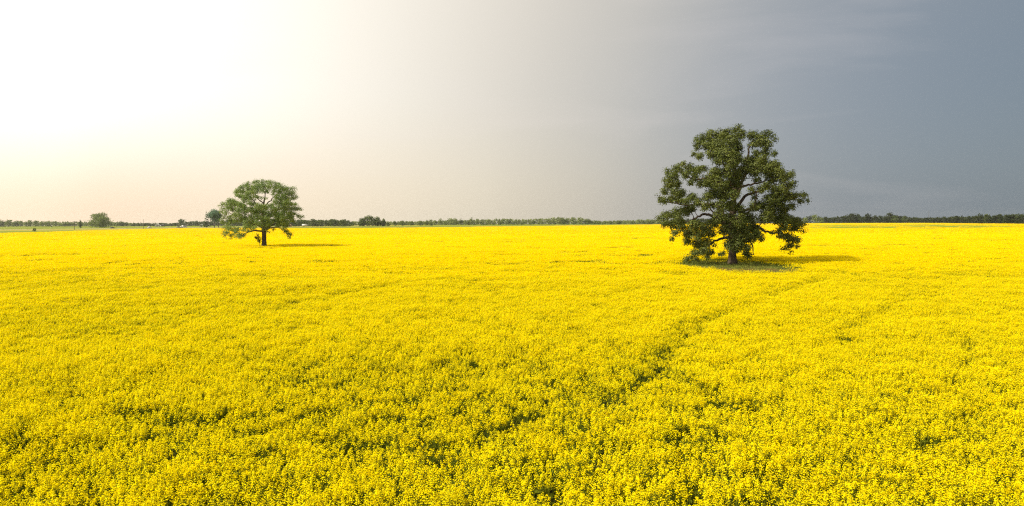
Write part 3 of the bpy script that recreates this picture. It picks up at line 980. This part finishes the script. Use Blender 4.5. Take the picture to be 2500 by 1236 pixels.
SMALL_LIMBS = [[(1130, 850, 0, .20), (980, 775, -.6, .14), (800, 690, -.8, .09), (620, 600, -.8, .04)],
               [(1134, 905, 0, .17), (960, 895, -.6, .13), (860, 950, -.9, .08), (760, 985, -1.0, .03)],
               [(1132, 870, 0, .20), (1280, 795, .5, .14), (1400, 720, .7, .09), (1570, 650, .6, .04)],
               [(1135, 890, 0, .15), (1300, 842, -.5, .10), (1420, 868, -.7, .06), (1510, 940, -.7, .03)],
               [(1120, 640, 0, .16), (985, 455, .4, .10), (900, 320, .4, .04)],
               [(1128, 560, 0, .14), (1210, 480, -.3, .11), (1290, 410, -.4, .08), (1400, 300, -.4, .03)],
               [(1124, 700, 0, .17), (1300, 600, .9, .11), (1480, 480, 1.2, .07), (1590, 330, 1.0, .03)],
               [(1124, 720, 0, .17), (900, 600, .8, .11), (740, 520, 1.0, .07), (560, 490, .8, .03)],
               [(1128, 760, 0, .16), (1100, 640, -2.4, .10), (1060, 520, -3.6, .04)],
               [(1128, 780, 0, .16), (1160, 680, 2.4, .10), (1180, 540, 3.8, .04)],
               [(1136, 480, 0, .11), (1060, 400, -.3, .07), (1020, 300, -.3, .03)]]
small_root = empty('oak_tree', SMALL_OAK_AT)
tag(small_root, 'small pale green oak with a rounded open crown standing alone in the canola', 'tree')
oak(small_root, 121.0, conv_small, SMALL, SMALL_TRUNK, SMALL_LIMBS, 5.4, M_OAK_PALE, 0.092, 34, 0.009, 22, 7.4, 6.8, 5.9, 1.10, 0.19, 0.7)

# dead twigs at the outer left of the big oak are part of it
for a, b in (((150, 790), (112, 765)), ((150, 790), (120, 752)), ((240, 720), (215, 735)), ((330, 640), (280, 690))):
    p, q = conv_big(*a), conv_big(*b)
    g = Geo()
    g.tube([(p[0], 0.1, p[1]), ((p[0] + q[0]) / 2, 0.05, (p[1] + q[1]) / 2 + .05), (q[0], 0, q[1])], [0.016, 0.012, 0.006], 4)
    g.build('dead_twig', M_BARK, oak_root)


def sapling():
    loc = spot(632.5, 120.2)
    root = empty('sapling', loc)
    tag(root, 'small leafy sapling right beside the pale oak trunk', 'sapling')
    g = Geo(); lf = Geo()
    g.tube([(0, 0, 0), (.05, 0, 1.3), (-.03, 0, 2.0), (-.25, 0, 2.7)], [.05, .045, .035, .015], 6)
    tips = [(-.45, 0, 2.2), (-.3, .1, 2.6), (-.55, -.1, 2.45), (0.05, .05, 2.35), (-.15, 0, 1.9), (.15, -.05, 2.0), (0, 0, 1.6), (-.3, 0, 2.85), (-.62, 0, 2.28)]
    for t in tips:
        g.tube([(0, 0, 1.5), tuple(np.array(t) * .6 + np.array([0, 0, .55])), t], [.022, .016, .008], 4)
        m = 46
        p = np.array(t) + rng.normal(size=(m, 3)) * [.16, .16, .13]
        d = unit(m); a, _ = perp(d)
        lf.leaves(p, d * .09, a * .05)
    g.build('trunk', M_BARK, root, smooth=True)
    tag(lf.build('crown', M_OAK, root), kind='stuff')


sapling()


# ------------------------------------------------------------------ grass round the oaks
def grass_island(name, c, rx, ry, n, hmin, hmax, dry_share, label):
    g = Geo()
    a = rng.uniform(0, 2 * math.pi, n); r = np.sqrt(rng.random(n))
    x, y = r * rx * np.cos(a), r * ry * np.sin(a)
    lump = fbm(x, y, 1.5, 51)
    h = (hmin + (hmax - hmin) * lump) * rng.uniform(0.6, 1.15, n)
    lean = rng.normal(size=(n, 2)) * 0.22
    d = np.stack([lean[:, 0], lean[:, 1], np.ones(n)], 1)
    w = rng.uniform(0.008, 0.018, n)
    b = np.stack([x, y, np.zeros(n)], 1)
    az = rng.uniform(0, math.pi, n)
    s = np.stack([np.cos(az) * w, np.sin(az) * w, np.zeros(n)], 1)
    mid = b + d * h[:, None] * 0.55
    tip = b + d * h[:, None] + np.stack([lean[:, 0], lean[:, 1], np.zeros(n)], 1) * h[:, None] * 0.6
    dryn = fbm(x, y, 2.2, 88) + 0.25 * (-y / ry) + rng.normal(size=n) * 0.08
    dry = dryn > np.quantile(dryn, 1 - dry_share)
    for mask, mat in ((~dry, 0), (dry, 1)):
        bb, ss, mm, tt = b[mask], s[mask], mid[mask], tip[mask]
        k = len(bb)
        v = np.stack([bb - ss, bb + ss, mm + ss * .8, mm - ss * .8, tt], 1).reshape(-1, 3)
        i = np.arange(k)[:, None] * 5
        g.add(v, i + np.array([[0, 1, 2, 3]]), mat)
        g.add(v, i + np.array([[3, 2, 4]]), mat)
    # broad-leaved weeds
    m = n // 8
    a = rng.uniform(0, 2 * math.pi, m); r = np.sqrt(rng.random(m))
    p = np.stack([r * rx * np.cos(a), r * ry * np.sin(a), rng.uniform(.1, hmax * .8, m)], 1)
    d = unit(m) * [1, 1, .6]; q, _ = perp(d)
    g.leaves(p, d * .09, q * .035, 0)
    o = g.build(name, [M_GRASS, M_DRY], loc=c)
    tag(o, label, 'grass', kind='stuff')


grass_island('grass_tuft', (OAK_AT.x - 1.3, OAK_AT.y - 5.0, 0), 5.2, 10.1, 52000, 0.5, 1.0, 0.26, 'rough green and reddish dry grass round the foot of the dark oak')
grass_island('grass_tuft', (SMALL_OAK_AT.x, SMALL_OAK_AT.y, 0), 2.3, 2.8, 3000, 0.5, 0.95, 0.1, 'strip of tall grass at the foot of the pale oak')


# ------------------------------------------------------------------ far trees
def far_crown(g, w, h, z0, n, leaf, lobes, mat=0, squash=1.0):
    """Lumpy crown of leaf clumps: lobes of an uneven outline."""
    ls = []
    for k in range(lobes):
        a = rng.uniform(0, 2 * math.pi); t = rng.random() ** 0.8
        zc = z0 + (h - z0) * (0.22 + 0.60 * t)
        rr = w * 0.5 * (0.62 if t < 0.6 else 0.40) * rng.uniform(0.5, 1.0)
        ls.append((math.cos(a) * rr, math.sin(a) * rr, zc, w * rng.uniform(0.18, 0.30), (h - z0) * rng.uniform(0.13, 0.22)))
    ls.append((0, 0, z0 + (h - z0) * .5, w * .34, (h - z0) * .40))
    ls.append((w * .05, 0, h - (h - z0) * .2, w * .22, (h - z0) * .2))
    pick = rng.integers(0, len(ls), n)
    L_ = np.array(ls)[pick]
    d = unit(n)
    rad = rng.uniform(0.45, 1.05, (n, 1))
    c = L_[:, :3] + d * rad * np.stack([L_[:, 3], L_[:, 3], L_[:, 4]], 1)
    low = rng.random(n) < 0.26 if z0 < 0.6 else np.zeros(n, dtype=bool)
    c[low] = np.stack([rng.normal(size=low.sum()) * w * .22, rng.normal(size=low.sum()) * w * .22, rng.uniform(0.03, 0.5, low.sum()) * h], 1)
    c[:, 2] = np.maximum(c[:, 2], 0.15)
    u, v = perp(d * 0.6 + unit(n) * 0.6)
    s = leaf * rng.uniform(0.6, 1.3, (n, 1))
    g.leaves(c, u * s, v * s * .75, mat)


def deciduous(w, h, n=420, leaf=0.55, z0=None, lobes=9):
    g = Geo()
    far_crown(g, w, h, h * 0.12 if z0 is None else z0, n, leaf, lobes)
    t = Geo()
    t.tube([(0, 0, 0), (.1, 0, h * .35), (0, 0, h * .7)], [.28 * h / 12, .2 * h / 12, .08 * h / 12], 6)
    return g, t


def spruce(w, h, n=260):
    g = Geo()
    z = h * (0.06 + 0.94 * rng.random(n) ** 1.25)
    rr = w * .5 * (1 - z / h) ** 0.9 * rng.uniform(.5, 1.05, n) + .08
    a = rng.uniform(0, 6.283, n)
    c = np.stack([rr * np.cos(a), rr * np.sin(a), z], 1)
    d = np.stack([np.cos(a), np.sin(a), np.full(n, -.35)], 1)
    sd = np.cross(d, [0, 0, 1.0])
    s = np.maximum(0.3, w * .2 * (1.15 - z / h))[:, None]
    g.leaves(c, d * s, sd * s * .6)
    t = Geo(); t.tube([(0, 0, 0), (0, 0, h * .95)], [.16, .04], 5)
    return g, t


def pair(gt, name, mat):
    """Crown mesh and trunk mesh shared by all the trees of a pattern."""
    return gt[0].mesh(name, [mat]), gt[1].mesh(name + '_trunk', [M_BARKF])


def plant_copy(name, meshes, loc, rz, scale):
    root = empty(name, loc, rz)
    root.scale = scale
    for nm, me in (('crown', meshes[0]), ('trunk', meshes[1])):
        o = bpy.data.objects.new(nm, me)
        COL.objects.link(o)
        o.parent = root
    return root


def far_tree(name, label, loc, gt, mat, cat='tree', group=None):
    root = empty(name, loc, rng.uniform(0, 6.28))
    tag(root, label, cat, group)
    gt[1].build('trunk', M_BARKF, root)
    gt[0].build('crown', mat, root)
    return root


DEC = [pair(deciduous(9.5, 12.0, 380, .66, 0.3), 'far_tree_mesh', M_FAR) for _ in range(7)]
DECP = [pair(deciduous(9.0, 12.0, 360, .68, 0.3), 'far_pale_tree_mesh', M_FAR_PALE_HAZED) for _ in range(5)]
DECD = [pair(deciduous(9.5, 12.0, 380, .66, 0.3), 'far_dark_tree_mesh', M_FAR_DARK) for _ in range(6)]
SPR = [pair(spruce(4.6, 12.0), 'far_spruce_mesh', M_SPRUCE) for _ in range(4)]
SHR = [pair(deciduous(5.0, 3.2, 120, .42, 0.05, 5), 'far_shrub_mesh', M_FAR) for _ in range(4)]

TX = np.array([-300, 47, 110, 200, 300, 330, 432, 437, 448, 455, 480, 545, 620, 718, 735, 790, 850, 855, 940, 1000, 1140, 1160, 1230, 1300, 1335, 1430, 1445, 1470, 1510, 1580, 1640, 1800, 1955, 1966, 1990, 2003, 2020, 2050, 2090, 2130, 2183, 2208, 2240, 2280, 2315, 2370, 2408, 2450, 2520, 2800])
TY = np.array([540, 540.5, 540, 542, 542.5, 545, 545, 536, 535.5, 541, 540, 539, 539, 538, 537.5, 537.5, 538.5, 541, 540.5, 540.5, 537, 536, 534.5, 535, 532.5, 532.5, 538, 540, 538, 537, 536, 534, 531, 530, 524, 530, 531, 528, 527.5, 529.5, 527, 528, 531, 531.5, 529, 528.5, 525.5, 524.5, 524, 520])
DX = np.array([-300, 47, 400, 545, 640, 718, 850, 870, 1140, 1400, 1640, 2000, 2250, 2450, 2800])
DD = np.array([1120, 1260, 1200, 1200, 1000, 905, 880, 1150, 1190, 1230, 1190, 1150, 1080, 800, 640])


def top_h(px, d):
    return EYE + (hor(px) - np.interp(px, TX, TY)) * d / FPX


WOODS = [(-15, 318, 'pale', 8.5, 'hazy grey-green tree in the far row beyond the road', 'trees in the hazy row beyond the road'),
         (318, 545, 'spr', 7.0, 'pointed dark spruce in the row behind the farmyard', 'spruces in the row behind the farmyard'),
         (545, 852, 'dec', 9.0, 'tree in the dark wood close behind the pale oak and white shed', 'trees of the dark wood behind the pale oak'),
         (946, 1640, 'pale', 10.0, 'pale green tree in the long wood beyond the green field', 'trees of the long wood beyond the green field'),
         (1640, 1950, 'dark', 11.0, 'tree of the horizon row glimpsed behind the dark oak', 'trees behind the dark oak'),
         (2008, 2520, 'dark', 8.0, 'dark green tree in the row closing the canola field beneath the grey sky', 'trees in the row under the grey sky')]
NAMES = {'dec': 'broadleaf_tree', 'spr': 'spruce_tree', 'pale': 'pale_tree', 'dark': 'broadleaf_tree'}
CATS = {'dec': 'tree', 'spr': 'spruce', 'pale': 'tree', 'dark': 'tree'}
for x0, x1, kind, step, label, group in WOODS:
    px = x0
    while px < x1:
        px += step * rng.uniform(0.35, 1.65)
        if px >= x1: break
        d = float(np.interp(px, DX, DD)) * rng.uniform(0.975, 1.02)
        swell = 0.78 + 0.55 * float(fbm(px, 0.5, 60.0, 91, 2))
        h = max(4.0, float(top_h(px, d)) * swell * rng.choice([rng.uniform(0.80, 1.0), rng.uniform(1.0, 1.12), rng.uniform(1.05, 1.30)]))
        pool = {'dec': DEC, 'spr': SPR, 'pale': DECP + DEC[:1], 'dark': DECD}[kind]
        if kind == 'spr' and rng.random() < 0.35: h *= 0.8
        wd = rng.uniform(0.95, 1.6) * (0.55 + 0.45 * h / 12.0)
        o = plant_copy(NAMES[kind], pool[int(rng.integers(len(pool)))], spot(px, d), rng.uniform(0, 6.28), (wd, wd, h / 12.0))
        tag(o, label, CATS[kind], group)

# the depth of the woods behind the front row
for name, x0, x1, mats, label in (('hazy_wood', -420, 320, [M_FAR_PALE_HAZED, M_FAR], 'hazy far wood along the skyline beyond the road'),
                                  ('spruce_wood', 320, 548, [M_SPRUCE, M_SPRUCE], 'dark mass of wood behind the spruces and farmyard'),
                                  ('dark_wood', 548, 856, [M_FAR, M_FAR], 'depth of the dark wood beside the pale oak'),
                                  ('long_wood', 852, 1660, [M_FAR_PALE_HAZED, M_FAR_PALE_HAZED], 'depth of the long pale wood beyond the green field'),
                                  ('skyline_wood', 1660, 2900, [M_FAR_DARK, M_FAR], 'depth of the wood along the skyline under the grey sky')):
    g = Geo()
    for row in range(2):
        px = x0
        while px < x1:
            px += rng.uniform(6, 11)
            d = float(np.interp(px, DX, DD)) * (1.03 + 0.04 * row)
            h = max(3.0, float(top_h(px, d)) * rng.uniform(0.92, 1.12))
            q = spot(px, d)
            sub = Geo(); far_crown(sub, 11, h, 0.2, 110, 1.05, 5)
            for v, f in zip(sub.v, sub.f):
                g.add(v + np.array([q.x, q.y, 0]), f)
    tag(g.build(name, mats[:1]), label, 'wood', kind='stuff')

# trees one can point at
dA = 840.0
far_tree('round_tree', 'large round leafy tree standing alone beyond the road', spot(243, dA), deciduous(28, 19.6, 3800, .66, 0.4, 20), M_FAR_PALE_HAZED)
far_tree('round_tree', 'darker round tree overlapping the front of the large round one', spot(251, 812), deciduous(19, 15.5, 1900, .62, 0.3, 12), M_FAR_PALE_HAZED)
far_tree('slim_tree', 'narrow tree with a tufted top beside the thin pole', spot(196, 800), deciduous(5.0, 10.4, 420, .45, 0.2, 7), M_FAR)
far_tree('poplar_tree', 'tall bluish green tree rising behind the pale oak', spot(523, 740), deciduous(18, 21.5, 3200, .6, 2.0, 16), M_POPLAR)
far_tree('poplar_tree', 'dark trunked tree close behind the pale oak', spot(533, 760), deciduous(12, 18.0, 1500, .6, 2.0, 10), M_FAR)
far_tree('thin_spruce', 'sparse ragged spruce beside the tall bluish tree', spot(504, 735), spruce(8.5, 19.0, 170), M_SPRUCE)
for k, (px, d, w, h, lab) in enumerate([(903, 865, 26, 16.4, 'tallest humped tree of the clump beyond the green field'), (885, 862, 17, 12.0, 'sloping tree at the near end of the humped clump'),
                                        (921, 868, 18, 13.6, 'rounded tree joined to the tall humped tree'), (936, 870, 8, 11.0, 'slim tree at the tail of the humped clump')]):
    far_tree('humped_tree', lab, spot(px, d), deciduous(w * .80, h * .93, 1700, .64, 0.1, 14), M_FAR)
for px, d, w, h, lab in [(947, 860, 6, 4.6, 'dark shrub at the foot of the humped clump'), (965, 900, 8.5, 6.6, 'dark rounded shrub between the humped clump and a taller bush'), (982, 905, 11, 8.0, 'broad bush standing alone in the green field'),
                         (1004, 935, 10, 6.2, 'low twin bush before the long wood'), (1027, 955, 9, 5.6, 'low dark bush beside the upright one'), (1042, 950, 7.5, 9.0, 'upright dark bush before the long wood'), (1053, 960, 5, 4.0, 'tiny bush beside the upright dark bush')]:
    far_tree('bush', lab, spot(px, d), deciduous(w, h, 420, .45, 0.1, 6), M_FAR, 'bush')
for px, d, w, h, lab in [(1990, 1120, 15, 16.0, 'tallest tree at the start of the dark row beside the big oak'), (1966, 1110, 11, 11.0, 'pale tree just right of the big oak on the skyline'), (2005, 1118, 11, 10.5, 'smaller pale tree just beyond the tallest skyline tree')]:
    far_tree('skyline_tree', lab, spot(px, d), deciduous(w, h, 800, .55, 0.2, 10), M_FAR_PALE_HAZED)
for px, w, h, lab in [(2183, 14, 14.2, 'broad tree standing above the dark row near the mast'), (2208, 10, 13.6, 'round topped tree next to the broad one above the dark row'), (2408, 9, 13.0, 'tall narrow tree above the dark row near the photo edge'), (442, 11, 13.6, 'rounded tree rising above the spruces in the farmyard')]:
    d = float(np.interp(px, DX, DD)) * 0.99
    far_tree('tall_tree', lab, spot(px, d), deciduous(w, h, 700, .55, 0.3, 9), M_FAR)

# low bushes along the wood's edge
px = 1130.0
while px < 1640:
    px += rng.uniform(9, 22)
    d = float(np.interp(px, DX, DD)) * rng.uniform(0.90, 0.97)
    s = rng.uniform(0.8, 1.6)
    o = plant_copy('low_bush', SHR[int(rng.integers(4))], spot(px, d), rng.uniform(0, 6.28), (s * 1.5, s * 1.5, s * rng.uniform(.8, 1.3)))
    tag(o, 'low dark bush along the edge of the long pale wood', 'bush', 'bushes along the edge of the long wood')
for px, py in ((84, 565.5), (126, 554.5), (489, 554.0)):
    lab = {84: 'small dark bush in the verge at the canola edge', 126: 'tiny bush out in the pasture beyond the road', 489: 'dark bush in front of the small white shed'}[px]
    p = at(px, py, 0)
    far_tree('bush', lab, p, deciduous(2.6 if px < 489 else 4.0, 2.2 if px < 489 else 3.4, 160, .3, 0.05, 5), M_FAR, 'bush')


# ------------------------------------------------------------------ poles, mast
def pole(label, loc, h, arm):
    root = empty('utility_pole', loc, 0.35)
    tag(root, label, 'pole')
    g = Geo(); g.tube([(0, 0, 0), (0, 0, h)], [.17, .11], 8); g.build('post', M_POLE, root, smooth=True)
    if arm:
        g = Geo(); g.box((-1.2, .14, h - .7), (1.2, .26, h - .55)); a = g.build('crossarm', M_POLE, root)
        for x in (-1.0, 0.45, 1.0):
            g = Geo(); g.tube([(x, .2, h - .55), (x, .2, h - .35)], [.05, .06], 6); g.build('insulator', M_GLASSY, a)


pole('thin utility pole with a crossarm beside the narrow tree', spot(181, 525), 7.2, True)
pole('tall dark bare pole in the grass between road and canola', spot(350, 612), 9.0, False)


def mast(label, loc, h, w):
    root = empty('radio_mast', loc)
    tag(root, label, 'mast')
    cs = [(w * math.cos(a), w * math.sin(a)) for a in (0.3, 2.4, 4.5)]
    for x, y in cs:
        g = Geo(); g.tube([(x, y, 0), (x * .5, y * .5, h)], [.10, .07], 5); g.build('upright', M_STEEL, root)
    g = Geo()
    n = int(h / 1.6)
    for k in range(n):
        for i in range(3):
            z0, z1 = k * 1.6, (k + 1) * 1.6
            f0, f1 = 1 - .5 * z0 / h, 1 - .5 * z1 / h
            a, b = cs[i], cs[(i + 1) % 3]
            g.tube([(a[0] * f0, a[1] * f0, z0), (b[0] * f1, b[1] * f1, min(z1, h))], [.04, .04], 3)
    tag(g.build('lattice', M_STEEL, root), kind='stuff')
    g = Geo(); g.tube([(0, 0, h), (0, 0, h + 1.5)], [.05, .02], 5); g.build('antenna', M_STEEL, root)


mast('slender radio mast above the dark tree row under the grey sky', spot(2267, 1250), 23.0, .55)
mast('thin radio mast above the spruces behind the farmyard', spot(454, 1260), 13.5, .40)


# ------------------------------------------------------------------ vehicles and sheds along the road
def car(name, label, loc, rz, paint, van=False, s=1.0):
    root = empty(name, loc, rz)
    tag(root, label, 'van' if van else 'car')
    L_, Wd = (6.4, 2.2) if van else (4.5, 1.8)
    hl = L_ / 2
    b = Geo()
    if van:
        b.prism([(-hl, .45), (hl, .45), (hl, 1.05), (hl - .9, 1.3), (hl - 1.6, 2.35), (-hl + .15, 2.45), (-hl, 2.2)], -Wd / 2, Wd / 2)
    else:
        b.prism([(-hl, .35), (hl, .35), (hl + .02, .7), (hl - .95, .92), (-hl + .6, .98), (-hl, .85)], -Wd / 2, Wd / 2)
        b.prism([(hl - 1.2, .90), (hl - 1.95, 1.42), (-hl + 1.2, 1.45), (-hl + .35, .95)], -Wd / 2 + .12, Wd / 2 - .12)
    b.build('body', paint, root)
    for sy in (-1, 1):
        g = Geo()
        y = sy * (Wd / 2 + .006) if van else sy * (Wd / 2 - .12 + .006)
        out = [(hl - 1.95, 1.45), (hl - 1.85, 2.2), (-hl + .5, 2.2), (-hl + .5, 1.45)] if van else [(hl - 1.5, .99), (hl - 2.0, 1.36), (-hl + 1.25, 1.38), (-hl + .75, 1.02)]
        g.prism(out, y - .004, y + .004)
        g.build('side_window', M_GLASSY, root)
        for x in (-hl + .95, hl - .95):
            w = Geo(); w.tube([(x, sy * (Wd / 2 - .2), .34), (x, sy * (Wd / 2 - .19), .34), (x, sy * (Wd / 2 + .02), .34), (x, sy * (Wd / 2 + .021), .34)], [.01, .34, .34, .01], 12)
            wo = w.build('wheel', M_TYRE, root)
        g = Geo(); g.box((hl - .02, sy * (Wd / 2 - .42) - .14, .62), (hl + .035, sy * (Wd / 2 - .42) + .14, .76)); g.build('headlight', M_ROOF, root)
    root.scale = (s, s, s)
    return root


def road_at(px, side=0.0):
    """The point of the road that lies at a bearing."""
    d = ray(px, 542); k = d.x / d.y
    for p, q in zip(ROAD[:-1], ROAD[1:]):
        f0, f1 = p.x - k * p.y, q.x - k * q.y
        if f0 * f1 <= 0:
            t = f0 / (f0 - f1)
            c = p + (q - p) * t
            dr = (q - p).normalized()
            return Vector((c.x + dr.y * side, c.y - dr.x * side, 0.145)), math.atan2(dr.y, dr.x)
    return Vector((k * 700, 700, 0)), 0.9


p, a = road_at(270, 2.2); car('dark_car', 'dark car on the road beside the large round tree', p, a, M_DARKCAR)
p, a = road_at(432, 2.2); car('dark_car', 'dark car on the road near the white van', p, a, M_DARKCAR)
p, a = road_at(368, -2.2); car('white_car', 'white car on the road between bare pole and farm shed', p, a + math.pi, M_WHITE)
p, a = road_at(452, -2.2); car('white_van', 'white van with dark windows on the road under the spruces', p, a + math.pi, M_WHITE, True, 1.05)
p, a = road_at(445.5, -2.4); car('white_car', 'white car right behind the white van', p, a + math.pi, M_WHITE)


def shed(name, label, loc, rz, L_, Wd, h, hr, wall, roof, cat='shed'):
    root = empty(name, loc, rz)
    tag(root, label, cat)
    g = Geo(); g.prism([(-L_ / 2, 0), (L_ / 2, 0), (L_ / 2, h), (0, h + hr), (-L_ / 2, h)], -Wd / 2, Wd / 2)
    g.build('wall', wall, root)
    for sx in (-1, 1):
        g = Geo()
        dx, dz = L_ / 2 + .35, hr * (L_ / 2 + .35) / (L_ / 2)
        g.prism([(0, h + hr + .03), (sx * dx, h + hr - dz + .03), (sx * dx, h + hr - dz + .15), (0, h + hr + .15)][::sx], -Wd / 2 - .4, Wd / 2 + .4)
        g.build('roof_panel', roof, root)
    g = Geo(); g.box((-.8, -Wd / 2 - .05, 0), (.8, -Wd / 2 - .004, 2.1)); g.build('door', M_DARKWALL if wall is not M_DARKWALL else M_WHITE, root)
    g = Geo(); g.box((L_ / 2 - 1.6, -Wd / 2 - .04, 1.1), (L_ / 2 - .7, -Wd / 2 - .004, 1.9)); g.build('window', M_GLASSY, root)


shed('farm_house', 'small white farmhouse with a pale roof among the spruces', spot(384, 1060), 0.35, 6.5, 8, 2.6, 1.8, M_WHITE, M_ROOF, 'house')
shed('barn', 'low dark barn beside the white farmhouse', spot(394, 1075), 0.1, 9.0, 7, 2.5, 1.2, M_DARKWALL, M_DARKWALL, 'barn')
shed('white_shed', 'small white shed behind the dark bush near the ragged spruce', spot(492, 960), 0.3, 4.0, 4, 2.6, 1.0, M_WHITE, M_ROOF)
shed('red_shed', 'faded reddish shed at the foot of the dark wood', spot(708, 860), 0.2, 3.6, 4, 2.2, .8, M_REDWALL, M_REDWALL)


def trailer():
    root = empty('white_trailer', spot(744, 872), 0.06)
    tag(root, 'long white trailer parked before the dark wood', 'trailer')
    g = Geo(); g.box((-3.4, -1.25, .75), (3.4, 1.25, 3.2)); g.build('body', M_WHITE, root)
    g = Geo(); g.box((-3.3, -1.1, .55), (4.6, 1.1, .747)); g.build('frame', M_STEEL, root)
    for x in (-1.9, -1.0):
        for sy in (-1, 1):
            w = Geo(); w.tube([(x, sy * 1.0, .42), (x, sy * 1.01, .42), (x, sy * 1.24, .42), (x, sy * 1.25, .42)], [.01, .42, .42, .01], 12)
            w.build('wheel', M_TYRE, root)


trailer()

# ------------------------------------------------------------------ the summer haze
g = Geo()
g.box((-1860, -1860, -1.2), (1860, 1860, 27.5))
hz, N, L = new_mat('haze_air')
out = N.new('ShaderNodeOutputMaterial')
pv = N.new('ShaderNodeVolumePrincipled')
pv.inputs['Color'].default_value = (0.93, 0.92, 0.88, 1)
pv.inputs['Density'].default_value = 0.00007
pv.inputs['Anisotropy'].default_value = 0.5
L.new(pv.outputs[0], out.inputs['Volume'])
tag(g.build('haze', hz), kind='stuff')
